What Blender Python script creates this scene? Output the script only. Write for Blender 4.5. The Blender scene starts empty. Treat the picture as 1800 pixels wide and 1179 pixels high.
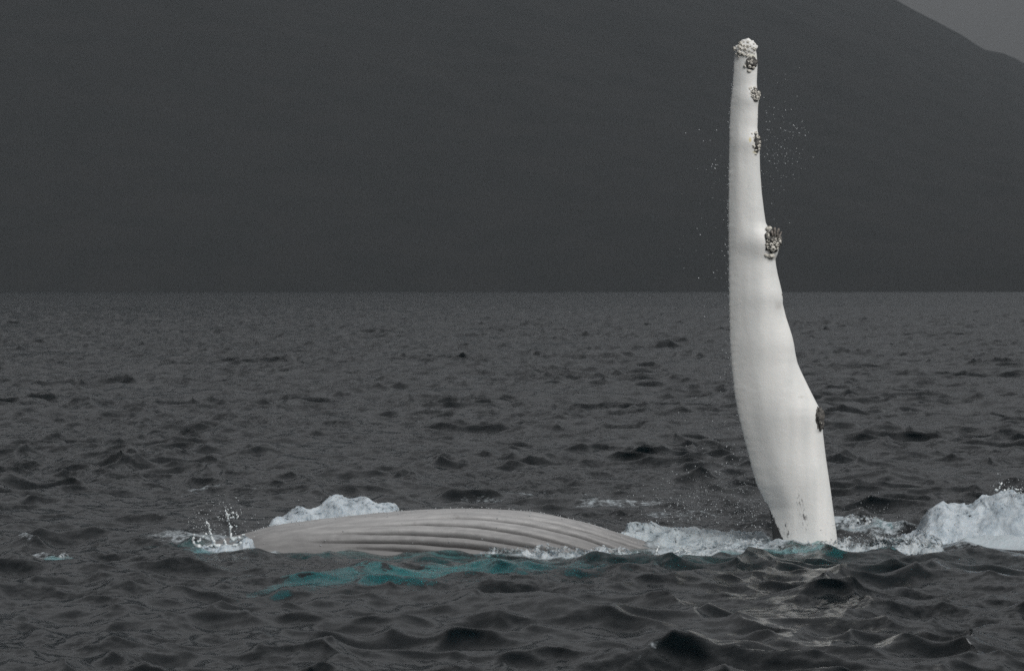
import bpy, math, random
import numpy as np
from mathutils import Vector, Matrix, Quaternion

R = math.radians
sc = bpy.context.scene
COL = sc.collection
rng = np.random.default_rng(7)
random.seed(7)

# ---------------------------------------------------------------- camera, sky, sun, exposure
F = 6304.0          # focal length in photograph pixels (1800 wide)
H = 2.3             # eye height above the sea, metres
HZ = 506.0          # row of the true horizon in the photograph
cam_d = bpy.data.cameras.new('camera')
cam = bpy.data.objects.new('camera', cam_d)
COL.objects.link(cam)
cam.location = (0, 0, H)
cam.rotation_euler = (R(90) - math.atan((589.5 - HZ) / F), 0, 0)
cam_d.sensor_width = 36
cam_d.lens = F / 1800 * 36
cam_d.clip_start = 0.5
cam_d.clip_end = 60000
cam_d.dof.use_dof = True
cam_d.dof.focus_distance = 32
cam_d.dof.aperture_fstop = 7.1
sc.camera = cam

SUN_EL, SUN_AZ = 40.0, 33.0      # azimuth measured from straight behind the camera towards the right
world = bpy.data.worlds.new('World')
sc.world = world
world.use_nodes = True
wn = world.node_tree
wn.nodes.clear()
w_out = wn.nodes.new('ShaderNodeOutputWorld')
w_bg = wn.nodes.new('ShaderNodeBackground')
w_bg.inputs['Strength'].default_value = 0.05
sky = wn.nodes.new('ShaderNodeTexSky')
sky.sky_type = 'NISHITA'
sky.sun_disc = False
sky.sun_elevation = R(SUN_EL)
sky.sun_rotation = R(180 - SUN_AZ)
sky.air_density = 1.0
sky.dust_density = 3.0
hsv = wn.nodes.new('ShaderNodeHueSaturation')
hsv.inputs['Saturation'].default_value = 0.12
wn.links.new(sky.outputs[0], hsv.inputs['Color'])
# overcast layer: brightness rises from horizon to zenith as under any closed cloud deck
tc = wn.nodes.new('ShaderNodeTexCoord')
sep = wn.nodes.new('ShaderNodeSeparateXYZ')
wn.links.new(tc.outputs['Generated'], sep.inputs[0])
mr0 = wn.nodes.new('ShaderNodeMapRange')      # fog bank low down, brighter cloud deck above it
mr0.interpolation_type = 'SMOOTHSTEP'
mr0.inputs['From Min'].default_value = 0.055
mr0.inputs['From Max'].default_value = 0.27
mr0.inputs['To Min'].default_value = 0.62
mr0.inputs['To Max'].default_value = 2.5
wn.links.new(sep.outputs['Z'], mr0.inputs['Value'])
mr = wn.nodes.new('ShaderNodeMath')
mr.operation = 'MULTIPLY_ADD'
mr.inputs[1].default_value = 0.4
wn.links.new(sep.outputs['Z'], mr.inputs[0])
wn.links.new(mr0.outputs[0], mr.inputs[2])
cn = wn.nodes.new('ShaderNodeTexNoise')
cn.inputs['Scale'].default_value = 3.0
cn.inputs['Detail'].default_value = 5
wn.links.new(tc.outputs['Generated'], cn.inputs['Vector'])
cm = wn.nodes.new('ShaderNodeMapRange')
cm.inputs['To Min'].default_value = 0.85
cm.inputs['To Max'].default_value = 1.15
wn.links.new(cn.outputs[0], cm.inputs['Value'])
mul = wn.nodes.new('ShaderNodeMath')
mul.operation = 'MULTIPLY'
wn.links.new(mr.outputs[0], mul.inputs[0])
wn.links.new(cm.outputs[0], mul.inputs[1])
vm = wn.nodes.new('ShaderNodeVectorMath')
vm.operation = 'SCALE'
vm.inputs[0].default_value = (0.985, 0.985, 1.0)
wn.links.new(mul.outputs[0], vm.inputs['Scale'])
wmix = wn.nodes.new('ShaderNodeMix')
wmix.data_type = 'RGBA'
wmix.inputs['Factor'].default_value = 0.92
wn.links.new(hsv.outputs[0], wmix.inputs[6])
wn.links.new(vm.outputs[0], wmix.inputs[7])
wn.links.new(wmix.outputs[2], w_bg.inputs['Color'])
wn.links.new(w_bg.outputs[0], w_out.inputs['Surface'])

sun_d = bpy.data.lights.new('sun', 'SUN')
sun_d.energy = 1.5
sun_d.angle = R(35)
sun_d.color = (1.0, 0.975, 0.945)
sun = bpy.data.objects.new('sun', sun_d)
COL.objects.link(sun)
az, el = R(SUN_AZ), R(SUN_EL)
to_sun = Vector((math.sin(az) * math.cos(el), -math.cos(az) * math.cos(el), math.sin(el)))
sun.rotation_euler = to_sun.to_track_quat('Z', 'Y').to_euler()
sun.location = (10, -20, 40)

sc.view_settings.view_transform = 'Standard'
sc.view_settings.look = 'None'
sc.view_settings.exposure = 0.9
sc.view_settings.gamma = 1.0
sc.view_settings.use_curve_mapping = False
sc.render.engine = 'CYCLES'
cy = sc.cycles
cy.use_denoising = False
cy.max_bounces = 8
cy.diffuse_bounces = 3
cy.glossy_bounces = 3
cy.transmission_bounces = 6
cy.transparent_max_bounces = 10
cy.volume_bounces = 1
cy.sample_clamp_indirect = 4.0


# ---------------------------------------------------------------- numpy helpers
_perm = rng.permutation(256).astype(np.int32)
_perm = np.concatenate([_perm, _perm, _perm])
_grad = rng.normal(size=(256, 3)).astype(np.float32)
_grad /= np.linalg.norm(_grad, axis=1, keepdims=True)


def perlin(x, y, z=0.0):
    x, y, z = np.broadcast_arrays(np.float32(x), np.float32(y), np.float32(z))
    xi, yi, zi = np.floor(x).astype(np.int32), np.floor(y).astype(np.int32), np.floor(z).astype(np.int32)
    xf, yf, zf = x - xi, y - yi, z - zi
    u, v, w = [t * t * t * (t * (t * 6 - 15) + 10) for t in (xf, yf, zf)]
    out = np.zeros(x.shape, np.float32)
    for dx in (0, 1):
        for dy in (0, 1):
            for dz in (0, 1):
                h = _perm[_perm[_perm[(xi + dx) & 255] + ((yi + dy) & 255)] + ((zi + dz) & 255)]
                g = _grad[h]
                d = g[..., 0] * (xf - dx) + g[..., 1] * (yf - dy) + g[..., 2] * (zf - dz)
                out += d * (u if dx else 1 - u) * (v if dy else 1 - v) * (w if dz else 1 - w)
    return out * 1.5


def fbm(x, y, z=0.0, o=4, gain=0.5):
    s, a = 0, 1.0
    for k in range(o):
        f = 2.03 ** k
        s = s + a * perlin(x * f + 17 * k, y * f - 9 * k, np.asarray(z) * f + 5 * k)
        a *= gain
    return s


def billow(x, y, z=0.0, o=4, gain=0.5):
    s, a = 0, 1.0
    for k in range(o):
        f = 2.1 ** k
        s = s + a * (1 - 2.2 * np.abs(perlin(x * f + 7 * k, y * f + 3 * k, np.asarray(z) * f + 11 * k)))
        a *= gain
    return s


def sstep(a, b, x):
    t = np.clip((x - a) / (b - a), 0, 1)
    return t * t * (3 - 2 * t)


def at(px, py, Y):
    """the point at distance Y that the photograph shows at pixel (px, py)"""
    return ((px - 900) / F * Y, Y, H - (py - HZ) / F * Y)


def ground(px, py):
    Y = F * H / (py - HZ)
    return (px - 900) / F * Y, Y


def grid_faces(nr, nc, wrap=False):
    r = np.arange(nr - 1)[:, None]
    c = np.arange(nc if wrap else nc - 1)[None, :]
    c2 = (c + 1) % nc
    a = r * nc + c
    b = r * nc + c2
    return np.stack([a, b, b + nc, a + nc], -1).reshape(-1, 4)


def np_mesh(name, verts, quads, tris=None, smooth=True):
    me = bpy.data.meshes.new(name)
    verts = np.asarray(verts, np.float32).reshape(-1, 3)
    q = np.asarray(quads, np.int32).reshape(-1, 4)
    t = np.asarray(tris if tris is not None else np.zeros((0, 3)), np.int32).reshape(-1, 3)
    nl = q.size + t.size
    me.vertices.add(len(verts))
    me.vertices.foreach_set('co', verts.ravel())
    me.loops.add(nl)
    me.loops.foreach_set('vertex_index', np.concatenate([q.ravel(), t.ravel()]))
    me.polygons.add(len(q) + len(t))
    me.polygons.foreach_set('loop_start', np.concatenate([np.arange(len(q)) * 4, q.size + np.arange(len(t)) * 3]).astype(np.int32))
    me.polygons.foreach_set('loop_total', np.concatenate([np.full(len(q), 4), np.full(len(t), 3)]).astype(np.int32))
    me.polygons.foreach_set('use_smooth', np.full(len(q) + len(t), smooth, dtype=bool))
    me.update(calc_edges=True)
    return me


def link(name, me, mat=None, parent=None):
    o = bpy.data.objects.new(name, me)
    COL.objects.link(o)
    if mat is not None and not me.materials:
        me.materials.append(mat)
    if parent is not None:
        o.parent = parent
    return o


def tag(o, label=None, cat=None, group=None, kind=None):
    if label: o['label'] = label
    if cat: o['category'] = cat
    if group: o['group'] = group
    if kind: o['kind'] = kind
    return o


# ---------------------------------------------------------------- material helpers
class NT:
    def __init__(s, name):
        s.m = bpy.data.materials.new(name)
        s.m.use_nodes = True
        s.t = s.m.node_tree
        s.t.nodes.clear()
        s.out = s.n('OutputMaterial')

    def n(s, typ, **kw):
        nd = s.t.nodes.new('ShaderNode' + typ)
        for k, v in kw.items():
            setattr(nd, k, v)
        return nd

    def l(s, a, b):
        s.t.links.new(a, b)

    def setv(s, sock, v):
        if isinstance(v, bpy.types.NodeSocket):
            s.l(v, sock)
        else:
            sock.default_value = v

    def math(s, op, a, b=0.0, c=None, clamp=False):
        nd = s.n('Math', operation=op, use_clamp=clamp)
        s.setv(nd.inputs[0], a)
        s.setv(nd.inputs[1], b)
        if c is not None: s.setv(nd.inputs[2], c)
        return nd.outputs[0]

    def noise(s, vec, scale, detail=4, rough=0.5, out='Fac'):
        nd = s.n('TexNoise')
        s.l(vec, nd.inputs['Vector'])
        nd.inputs['Scale'].default_value = scale
        nd.inputs['Detail'].default_value = detail
        nd.inputs['Roughness'].default_value = rough
        return nd.outputs[0] if out == 'Fac' else nd.outputs[1]

    def rng(s, v, a, b, c=0.0, d=1.0, smooth=True):
        nd = s.n('MapRange', interpolation_type='SMOOTHSTEP' if smooth else 'LINEAR')
        s.setv(nd.inputs['Value'], v)
        for k, x in zip(('From Min', 'From Max', 'To Min', 'To Max'), (a, b, c, d)):
            s.setv(nd.inputs[k], x)
        return nd.outputs[0]

    def mix(s, f, a, b):
        nd = s.n('Mix', data_type='RGBA')
        s.setv(nd.inputs[0], f)
        for k, v in ((6, a), (7, b)):
            s.setv(nd.inputs[k], v if isinstance(v, bpy.types.NodeSocket) else (*v, 1))
        return nd.outputs[2]

    def coord(s, scale=(1, 1, 1), loc=(0, 0, 0)):
        c = s.n('TexCoord').outputs['Object']
        mp = s.n('Mapping')
        mp.inputs['Scale'].default_value = scale
        mp.inputs['Location'].default_value = loc
        s.l(c, mp.inputs['Vector'])
        return mp.outputs[0]

    def blob(s, centre, radii, inner=0.4, outer=1.0):
        """1 inside an ellipsoid about centre, 0 outside"""
        v = s.coord(tuple(1 / r for r in radii), tuple(-c / r for c, r in zip(centre, radii)))
        ln = s.n('VectorMath', operation='LENGTH')
        s.l(v, ln.inputs[0])
        return s.rng(ln.outputs['Value'], inner, outer, 1.0, 0.0)

    def bump(s, h, strength=0.5, dist=0.01):
        nd = s.n('Bump')
        nd.inputs['Strength'].default_value = strength
        nd.inputs['Distance'].default_value = dist
        s.l(h, nd.inputs['Height'])
        return nd.outputs[0]

    def bsdf(s, color, rough=0.5, spec=0.5, normal=None, sss=0.0, coat=0.0):
        p = s.n('BsdfPrincipled')
        s.setv(p.inputs['Base Color'], color if isinstance(color, bpy.types.NodeSocket) else (*color, 1))
        s.setv(p.inputs['Roughness'], rough)
        s.setv(p.inputs['Specular IOR Level'], spec)
        if coat:
            p.inputs['Coat Weight'].default_value = coat
            p.inputs['Coat Roughness'].default_value = 0.12
        if sss:
            p.inputs['Subsurface Weight'].default_value = sss
            p.inputs['Subsurface Radius'].default_value = (0.02, 0.025, 0.03)
            p.inputs['Subsurface Scale'].default_value = 1.0
        if normal is not None: s.l(normal, p.inputs['Normal'])
        return p.outputs[0]

    def done(s, shader):
        s.l(shader, s.out.inputs['Surface'])
        return s.m


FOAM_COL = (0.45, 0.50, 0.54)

# ---------------------------------------------------------------- sea material
def sea_material():
    t = NT('sea_water')
    pos = t.coord()
    # unresolved ripples: tilt of the surface, in world metres
    nz1 = t.noise(t.coord((1.0, 0.75, 1.0)), 5.0, 3, 0.55, out='Color')
    nz2 = t.noise(t.coord((1.0, 0.8, 1.0), (3, 5, 0)), 17.0, 2, 0.5, out='Color')
    gust = t.rng(t.noise(pos, 0.22, 3), 0.38, 0.66, 0.35, 1.0)

    def centred(c, amount):
        a = t.n('VectorMath', operation='SUBTRACT')
        t.l(c, a.inputs[0]); a.inputs[1].default_value = (0.5, 0.5, 0.5)
        b = t.n('VectorMath', operation='MULTIPLY')
        t.l(a.outputs[0], b.inputs[0]); b.inputs[1].default_value = (amount, amount, 0.0)
        return b.outputs[0]
    ad = t.n('VectorMath', operation='ADD')
    t.l(centred(nz1, 0.55), ad.inputs[0]); t.l(centred(nz2, 0.55), ad.inputs[1])
    sc_ = t.n('VectorMath', operation='SCALE')
    t.l(ad.outputs[0], sc_.inputs[0]); t.l(gust, sc_.inputs['Scale'])
    lod = t.n('Attribute', attribute_name='coarse')
    nz3 = t.noise(t.coord((1.0, 0.6, 1.0), (7, 1, 0)), 1.1, 4, 0.6, out='Color')
    far = t.n('VectorMath', operation='SCALE')
    t.l(centred(nz3, 1.15), far.inputs[0]); t.l(lod.outputs['Fac'], far.inputs['Scale'])
    ad3 = t.n('VectorMath', operation='ADD')
    t.l(sc_.outputs[0], ad3.inputs[0]); t.l(far.outputs[0], ad3.inputs[1])
    sc_ = ad3
    g = t.n('NewGeometry')
    a2 = t.n('VectorMath', operation='ADD')
    t.l(g.outputs['Normal'], a2.inputs[0]); t.l(sc_.outputs[0], a2.inputs[1])
    nn = t.n('VectorMath', operation='NORMALIZE')
    t.l(a2.outputs[0], nn.inputs[0])
    N = nn.outputs[0]
    gl = t.n('BsdfGlass'); gl.inputs['IOR'].default_value = 1.333
    gl.inputs['Roughness'].default_value = 0.165
    gl.inputs['Color'].default_value = (1, 1, 1, 1)
    t.l(N, gl.inputs['Normal'])
    df = t.n('BsdfDiffuse')
    df.inputs['Color'].default_value = (0.020, 0.036, 0.046, 1)
    wat = t.n('MixShader'); wat.inputs[0].default_value = 0.12
    # looked into from above the surface lets light straight through; at a grazing angle it mirrors and bends it
    lw = t.n('LayerWeight'); lw.inputs['Blend'].default_value = 0.5
    clear = t.math('MULTIPLY', t.rng(lw.outputs['Facing'], 0.50, 0.30), 0.9)
    trn = t.n('BsdfTransparent')
    surf_ = t.n('MixShader')
    t.l(clear, surf_.inputs[0]); t.l(gl.outputs[0], surf_.inputs[1]); t.l(trn.outputs[0], surf_.inputs[2])
    t.l(surf_.outputs[0], wat.inputs[1]); t.l(df.outputs[0], wat.inputs[2])
    # foam floating on it
    at_ = t.n('Attribute', attribute_name='foam')
    lace = t.noise(t.coord((1, 0.55, 1)), 11.0, 7, 0.7)
    lace2 = t.noise(t.coord((1, 0.6, 1), (9, 2, 0)), 28.0, 4, 0.6)
    f = t.math('ADD', t.math('MULTIPLY', lace, 0.8), t.math('MULTIPLY', lace2, 0.35))
    f = t.math('ADD', f, t.math('MULTIPLY', at_.outputs['Fac'], 0.62))
    fm = t.math('MULTIPLY', t.rng(f, 0.80, 1.08), t.rng(at_.outputs['Fac'], 0.02, 0.25), clamp=True)
    fo = t.bsdf(t.mix(t.rng(lace2, 0.35, 0.6), (0.42, 0.50, 0.54), FOAM_COL), 0.7, 0.3,
                t.bump(lace2, 0.6, 0.03))
    fin = t.n('MixShader')
    t.l(t.math('MULTIPLY', fm, 0.92), fin.inputs[0]); t.l(wat.outputs[0], fin.inputs[1]); t.l(fo, fin.inputs[2])
    t.l(fin.outputs[0], t.out.inputs['Surface'])
    va = t.n('VolumeAbsorption')
    va.inputs['Color'].default_value = (0.0, 0.755, 0.770, 1)
    va.inputs['Density'].default_value = 3.3
    t.l(va.outputs[0], t.out.inputs['Volume'])
    return t.m


# ---------------------------------------------------------------- the sea surface
WAVES = []
def make_waves(n=150):
    lam = 0.16 * (6.0 / 0.16) ** ((np.arange(n) + rng.random(n)) / n)
    main = R(205)                     # towards the left and slightly away from the viewer
    for L in lam:
        spread = R(62) if L < 2.2 else R(38)
        th = main + rng.normal() * spread * 0.75
        s = 0.045
        s *= math.exp(-max(0.0, math.log(L / 1.0)) ** 2 * 1.35)
        s *= 0.7 + 0.3 * sstep(0.16, 0.45, L) + 0.12 * math.exp(-(math.log(L / 0.6) / 0.5) ** 2)
        WAVES.append((L, th, s, rng.random() * 6.2832))
make_waves()

# places where the whale or the photograph's own waves shape the water: x, y, length, width, angle, height
HUMPS = [
        (-2.1, 30.95, 0.9, 0.2, R(1), 0.055), (-3.1, 31.2, 0.55, 0.2, R(-5), 0.04),
    
    (0.75, 25.2, 0.55, 0.35, R(-16), 0.09), (0.2, 25.6, 0.5, 0.4, R(-5), 0.06),
    (-1.8, 42.0, 1.1, 0.6, R(-8), 0.05),
    (-3.35, 62.0, 0.7, 1.1, R(-12), 0.09), (-5.9, 95.0, 1.2, 2.2, R(0), 0.11),
    
    (3.6, 37.6, 1.0, 0.5, R(0), 0.05),
]
FOAM = [   # x, y, rx, ry, strength : lacy foam lying on the water
    (1.55, 32.9, 1.15, 1.5, 0.95), (2.0, 31.7, 1.0, 0.55, 1.0), (2.9, 32.2, 0.9, 0.7, 0.6),
    (3.5, 31.9, 0.8, 0.6, 0.5), (2.6, 31.0, 0.7, 0.35, 0.4), (0.75, 30.95, 1.2, 0.42, 0.85), (4.5, 32.2, 1.1, 0.9, 1.0),
    (1.15, 38.6, 0.9, 0.9, 0.5), (0.4, 40.5, 0.8, 0.8, 0.45), (1.5, 37.0, 1.0, 0.8, 0.45),
    (-0.35, 39.6, 0.5, 0.55, 0.42), (-3.75, 41.8, 0.75, 0.8, 0.48), (-3.0, 41.5, 0.5, 0.6, 0.45),
    (-3.97, 30.4, 0.30, 0.30, 0.5), (-4.3, 31.9, 0.35, 0.4, 0.6), (-2.45, 31.7, 0.55, 0.5, 1.0), (-2.7, 32.6, 0.9, 0.9, 0.55),
    (-1.7, 33.3, 0.9, 0.8, 0.9), (3.2, 35.8, 0.5, 0.5, 0.7), (3.35, 34.2, 0.7, 0.5, 0.6),
    (0.90, 22.45, 0.12, 0.09, 0.36), (0.76, 22.25, 0.10, 0.10, 0.40), (1.04, 22.6, 0.05, 0.08, 0.35),
    (0.3, 33.8, 0.9, 0.7, 0.5), (4.9, 33.2, 1.2, 1.0, 0.75),
]


def sea_height(x, y, spacing=None, disp=True):
    """Gerstner sum at parameter points; returns dx, dy, z"""
    x = x.astype(np.float32); y = y.astype(np.float32)
    DX = np.zeros_like(x); DY = np.zeros_like(x); Z = np.zeros_like(x)
    gust = np.clip(0.88 + 0.65 * fbm(x * 0.22, y * 0.12, 2.0, 3), 0.45, 1.45)
    near = np.exp(-(((x + 0.3) / 3.4) ** 2 + ((y - 31.3) / 1.5) ** 2) ** 2)
    chop = 1 + 0.22 * np.exp(-(((x - 2.4) / 1.3) ** 2 + ((y - 28.3) / 2.4) ** 2))
    farther = (1 + 0.6 * sstep(90, 260, y)) * (1 - 0.28 * sstep(28.5, 25.0, y))
    near2 = np.exp(-(((x - 1.05) / 0.55) ** 2 + ((y - 22.3) / 0.6) ** 2))
    for L, th, s, ph in WAVES:
        k = 2 * math.pi / L
        a = s / k
        c_, s_ = math.cos(th), math.sin(th)
        arg = (k * (c_ * x + s_ * y) + ph).astype(np.float32)
        amp = np.float32(a) * (1 - (0.15 if L < 0.8 else 0.72) * near) * (1 - (0.3 if L < 0.5 else 0.8) * near2)
        if L < 2.5: amp = amp * gust
        if L < 1.1: amp = amp * chop
        if L > 0.9: amp = amp * farther
        if spacing is not None:
            lo = np.where(y > 110, 0.6, 1.7)
            amp = amp * sstep(lo, lo * 2, L / spacing)
        sn, cs = np.sin(arg), np.cos(arg)
        Z += amp * cs
        DX -= 1.2 * amp * c_ * sn
        DY -= 1.2 * amp * s_ * sn
    sw = 0.035 * np.cos(2 * math.pi / 14 * (0.5 * x + 0.85 * y) + 1.0)
    Z += (sw + 0.02) * (1 - near) - 0.02
    for hx, hy, L, W, an, hh in HUMPS:
        u = (x - hx) * math.cos(an) + (y - hy) * math.sin(an)
        v = -(x - hx) * math.sin(an) + (y - hy) * math.cos(an)
        e = np.exp(-(np.abs(u / L) ** 1.5 + np.abs(v / W) ** 1.4))
        Z += hh * e
    # the steep little wave breaking in the foreground
    cx = np.array([0.35, 0.66, 0.80, 0.90, 0.98, 1.03, 1.09, 1.16, 1.24, 1.36, 1.55, 1.9, 2.4])
    cz = np.array([0.0, 0.035, 0.05, 0.09, 0.125, 0.135, 0.136, 0.130, 0.118, 0.10, 0.08, 0.055, 0.0])
    cyy = np.array([22.3, 22.35, 22.38, 22.45, 22.48, 22.5, 22.5, 22.49, 22.46, 22.4, 22.3, 22.1, 21.8])
    hc, yc = np.interp(x, cx, cz), np.interp(x, cx, cyy)
    v = y - yc + 0.05 * perlin(x * 4, y * 2, 3.3)
    hc = hc * (1 + 0.25 * perlin(x * 9, y * 3, 8.1))
    fr = np.where(v < 0, np.exp(-np.abs(v / 0.16) ** 1.2), np.exp(-np.abs(v / 0.55) ** 1.3))
    Z += 1.3 * hc * fr - 0.5 * hc * np.exp(-((v + 0.42) / 0.22) ** 2)
    return DX, DY, Z


def foam_field(x, y):
    f = np.zeros_like(x)
    wob = 0.35 * fbm(x * 1.4, y * 0.9, 1.0, 3)
    for fx, fy, rx, ry, s in FOAM:
        d = np.sqrt(((x - fx) / rx) ** 2 + ((y - fy) / ry) ** 2) + wob
        f = np.maximum(f, s * sstep(1.15, 0.25, d))
    return f


def build_sea():
    rows = list(np.arange(-120, -20, 25.0)) + list(np.arange(-20, 13, 1.5)) 
    r = 13.0
    while r < 2700:
        rows.append(r)
        if r < 19: r *= 1.004
        elif r < 55: r *= 1.0017
        elif r < 120: r *= 1.0020
        elif r < 420: r *= 1.0030
        else: r *= 1.009
    while r < 4900:
        rows.append(r); r *= 1.15
    rows = np.array(rows)
    us = list(np.arange(0, 0.165, 0.00088))
    u = us[-1]
    while u < 0.34: u += 0.0035; us.append(u)
    while u < 14: u *= 1.12; us.append(u)
    us = np.array(us)
    us = np.concatenate([-us[:0:-1], us])
    S = np.maximum(rows, 13.0)
    X = us[None, :] * S[:, None]
    Y = np.repeat(rows[:, None], len(us), 1)
    dr = np.gradient(rows)[:, None] * np.ones((1, len(us)))
    du = np.gradient(us)[None, :] * S[:, None]
    spacing = np.maximum(dr * 0.8, du).astype(np.float32)
    DX, DY, Z = sea_height(X, Y, spacing)
    X = np.clip(X, -5500, 5500)
    V = np.stack([X + DX, Y + DY, Z], -1)
    me = np_mesh('sea', V, grid_faces(len(rows), len(us)))
    a = me.attributes.new('foam', 'FLOAT', 'POINT')
    a.data.foreach_set('value', foam_field(X, Y).astype(np.float32).ravel())
    me.attributes.new('coarse', 'FLOAT', 'POINT').data.foreach_set('value', sstep(0.3, 3.0, spacing + X * 0).astype(np.float32).ravel())
    o = link('sea', me, sea_material())
    tag(o, kind='structure')
    print('sea verts', V.shape)
    return o


build_sea()


# ---------------------------------------------------------------- mountain across the water
def build_mountain():
    xs = np.concatenate([np.linspace(-5200, -900, 60), np.linspace(-880, 900, 260), np.linspace(930, 5200, 70)])
    ys = np.concatenate([np.linspace(2080, 4500, 150), np.linspace(4550, 5200, 14)])
    X, Y = np.meshgrid(xs, ys)
    # ridge line at distance 3000, read along x
    kx = [-5200, -3500, -2000, -900, -300, 60, 319, 338, 357, 376, 394, 412, 428, 470, 540, 680, 900, 1400, 2400, 5200]
    kz = [260, 420, 520, 560, 470, 345, 243, 231, 221.5, 211.5, 201.5, 197, 188, 172, 150, 128, 150, 240, 300, 200]
    ridge = np.interp(X * 3000 / Y, kx, kz) * 1.4
    t = np.clip((Y - 2085) / 2115, 0, 1)
    up = np.sqrt(np.clip(t, 0, 1)) * 0.25 + t * 0.75
    back = 1 - 0.25 * sstep(4200, 5200, Y)
    Z = ridge * up * back
    n = fbm(X / 420, Y / 420, 3.0, 5)
    gul = np.abs(fbm(X / 240, Y / 700, 8.0, 4))
    amp = np.minimum(t * 3, 1) * (1 - np.exp(-((Y - 4200) / 200) ** 2) * 0.93)
    Z = Z + (n * 24 - gul * 26) * amp * 0.45 + fbm(X / 55, Y / 55, 5.0, 3) * 3.0 * np.minimum(t * 6, 1)
    Z = np.where(Y < 2100, -3, Z + 1.0)
    Z = np.minimum(Z, ridge * np.clip(Y / 4200, 0, 1.0) + 3)
    me = np_mesh('mountain', np.stack([X, Y, Z], -1), grid_faces(len(ys), len(xs)))
    t_ = NT('mountain_ground')
    v = t_.coord((0.02, 0.02, 0.05))
    n1 = t_.noise(v, 1.0, 8, 0.62)
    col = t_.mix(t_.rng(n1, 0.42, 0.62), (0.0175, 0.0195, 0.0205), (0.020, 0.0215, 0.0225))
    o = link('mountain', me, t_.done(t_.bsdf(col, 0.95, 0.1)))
    tag(o, kind='structure')


build_mountain()

# ---------------------------------------------------------------- the whale
WX, WY = 0.0, 32.0
root = bpy.data.objects.new('humpback_whale', None)
COL.objects.link(root)
root.location = (WX, WY, 0)
tag(root, 'humpback whale rolled on its back, grooved throat and one long white flipper above water', 'whale')


def loc(p):
    p = np.array(p, dtype=float)
    p[..., 1] -= WY
    return p


def mat_belly():
    t = NT('whale_belly_skin')
    co = t.coord()
    sepn = t.n('SeparateXYZ'); t.l(co, sepn.inputs[0])
    st = t.noise(t.coord((1.2, 9, 9)), 2.2, 6, 0.6)
    mot = t.noise(co, 9.0, 6, 0.6)
    fine = t.noise(co, 60.0, 4, 0.6)
    base = t.mix(t.rng(st, 0.35, 0.65), (0.285, 0.288, 0.293), (0.385, 0.388, 0.392))
    base = t.mix(t.rng(mot, 0.58, 0.72, 0, 0.5), base, (0.19, 0.187, 0.185))
    base = t.mix(t.rng(fine, 0.60, 0.70, 0, 0.35), base, (0.50, 0.49, 0.48))
    # pigment plus shade painted in low down: the sides of the throat are darker than the midline, the back is black
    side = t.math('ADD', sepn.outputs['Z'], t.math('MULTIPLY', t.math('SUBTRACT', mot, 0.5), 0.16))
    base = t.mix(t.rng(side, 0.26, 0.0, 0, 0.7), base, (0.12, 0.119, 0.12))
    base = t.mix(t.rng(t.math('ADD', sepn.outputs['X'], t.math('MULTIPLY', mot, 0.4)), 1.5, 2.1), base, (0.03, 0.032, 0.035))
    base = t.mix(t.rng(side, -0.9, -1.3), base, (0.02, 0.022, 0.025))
    # crease shade painted into the groove colour
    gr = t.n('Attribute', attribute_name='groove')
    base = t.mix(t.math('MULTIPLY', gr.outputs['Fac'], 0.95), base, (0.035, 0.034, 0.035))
    return t.done(t.bsdf(base, t.rng(mot, 0.3, 0.7, 0.32, 0.55), 0.4, t.bump(t.math('ADD', fine, mot), 0.35, 0.006)))


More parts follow.
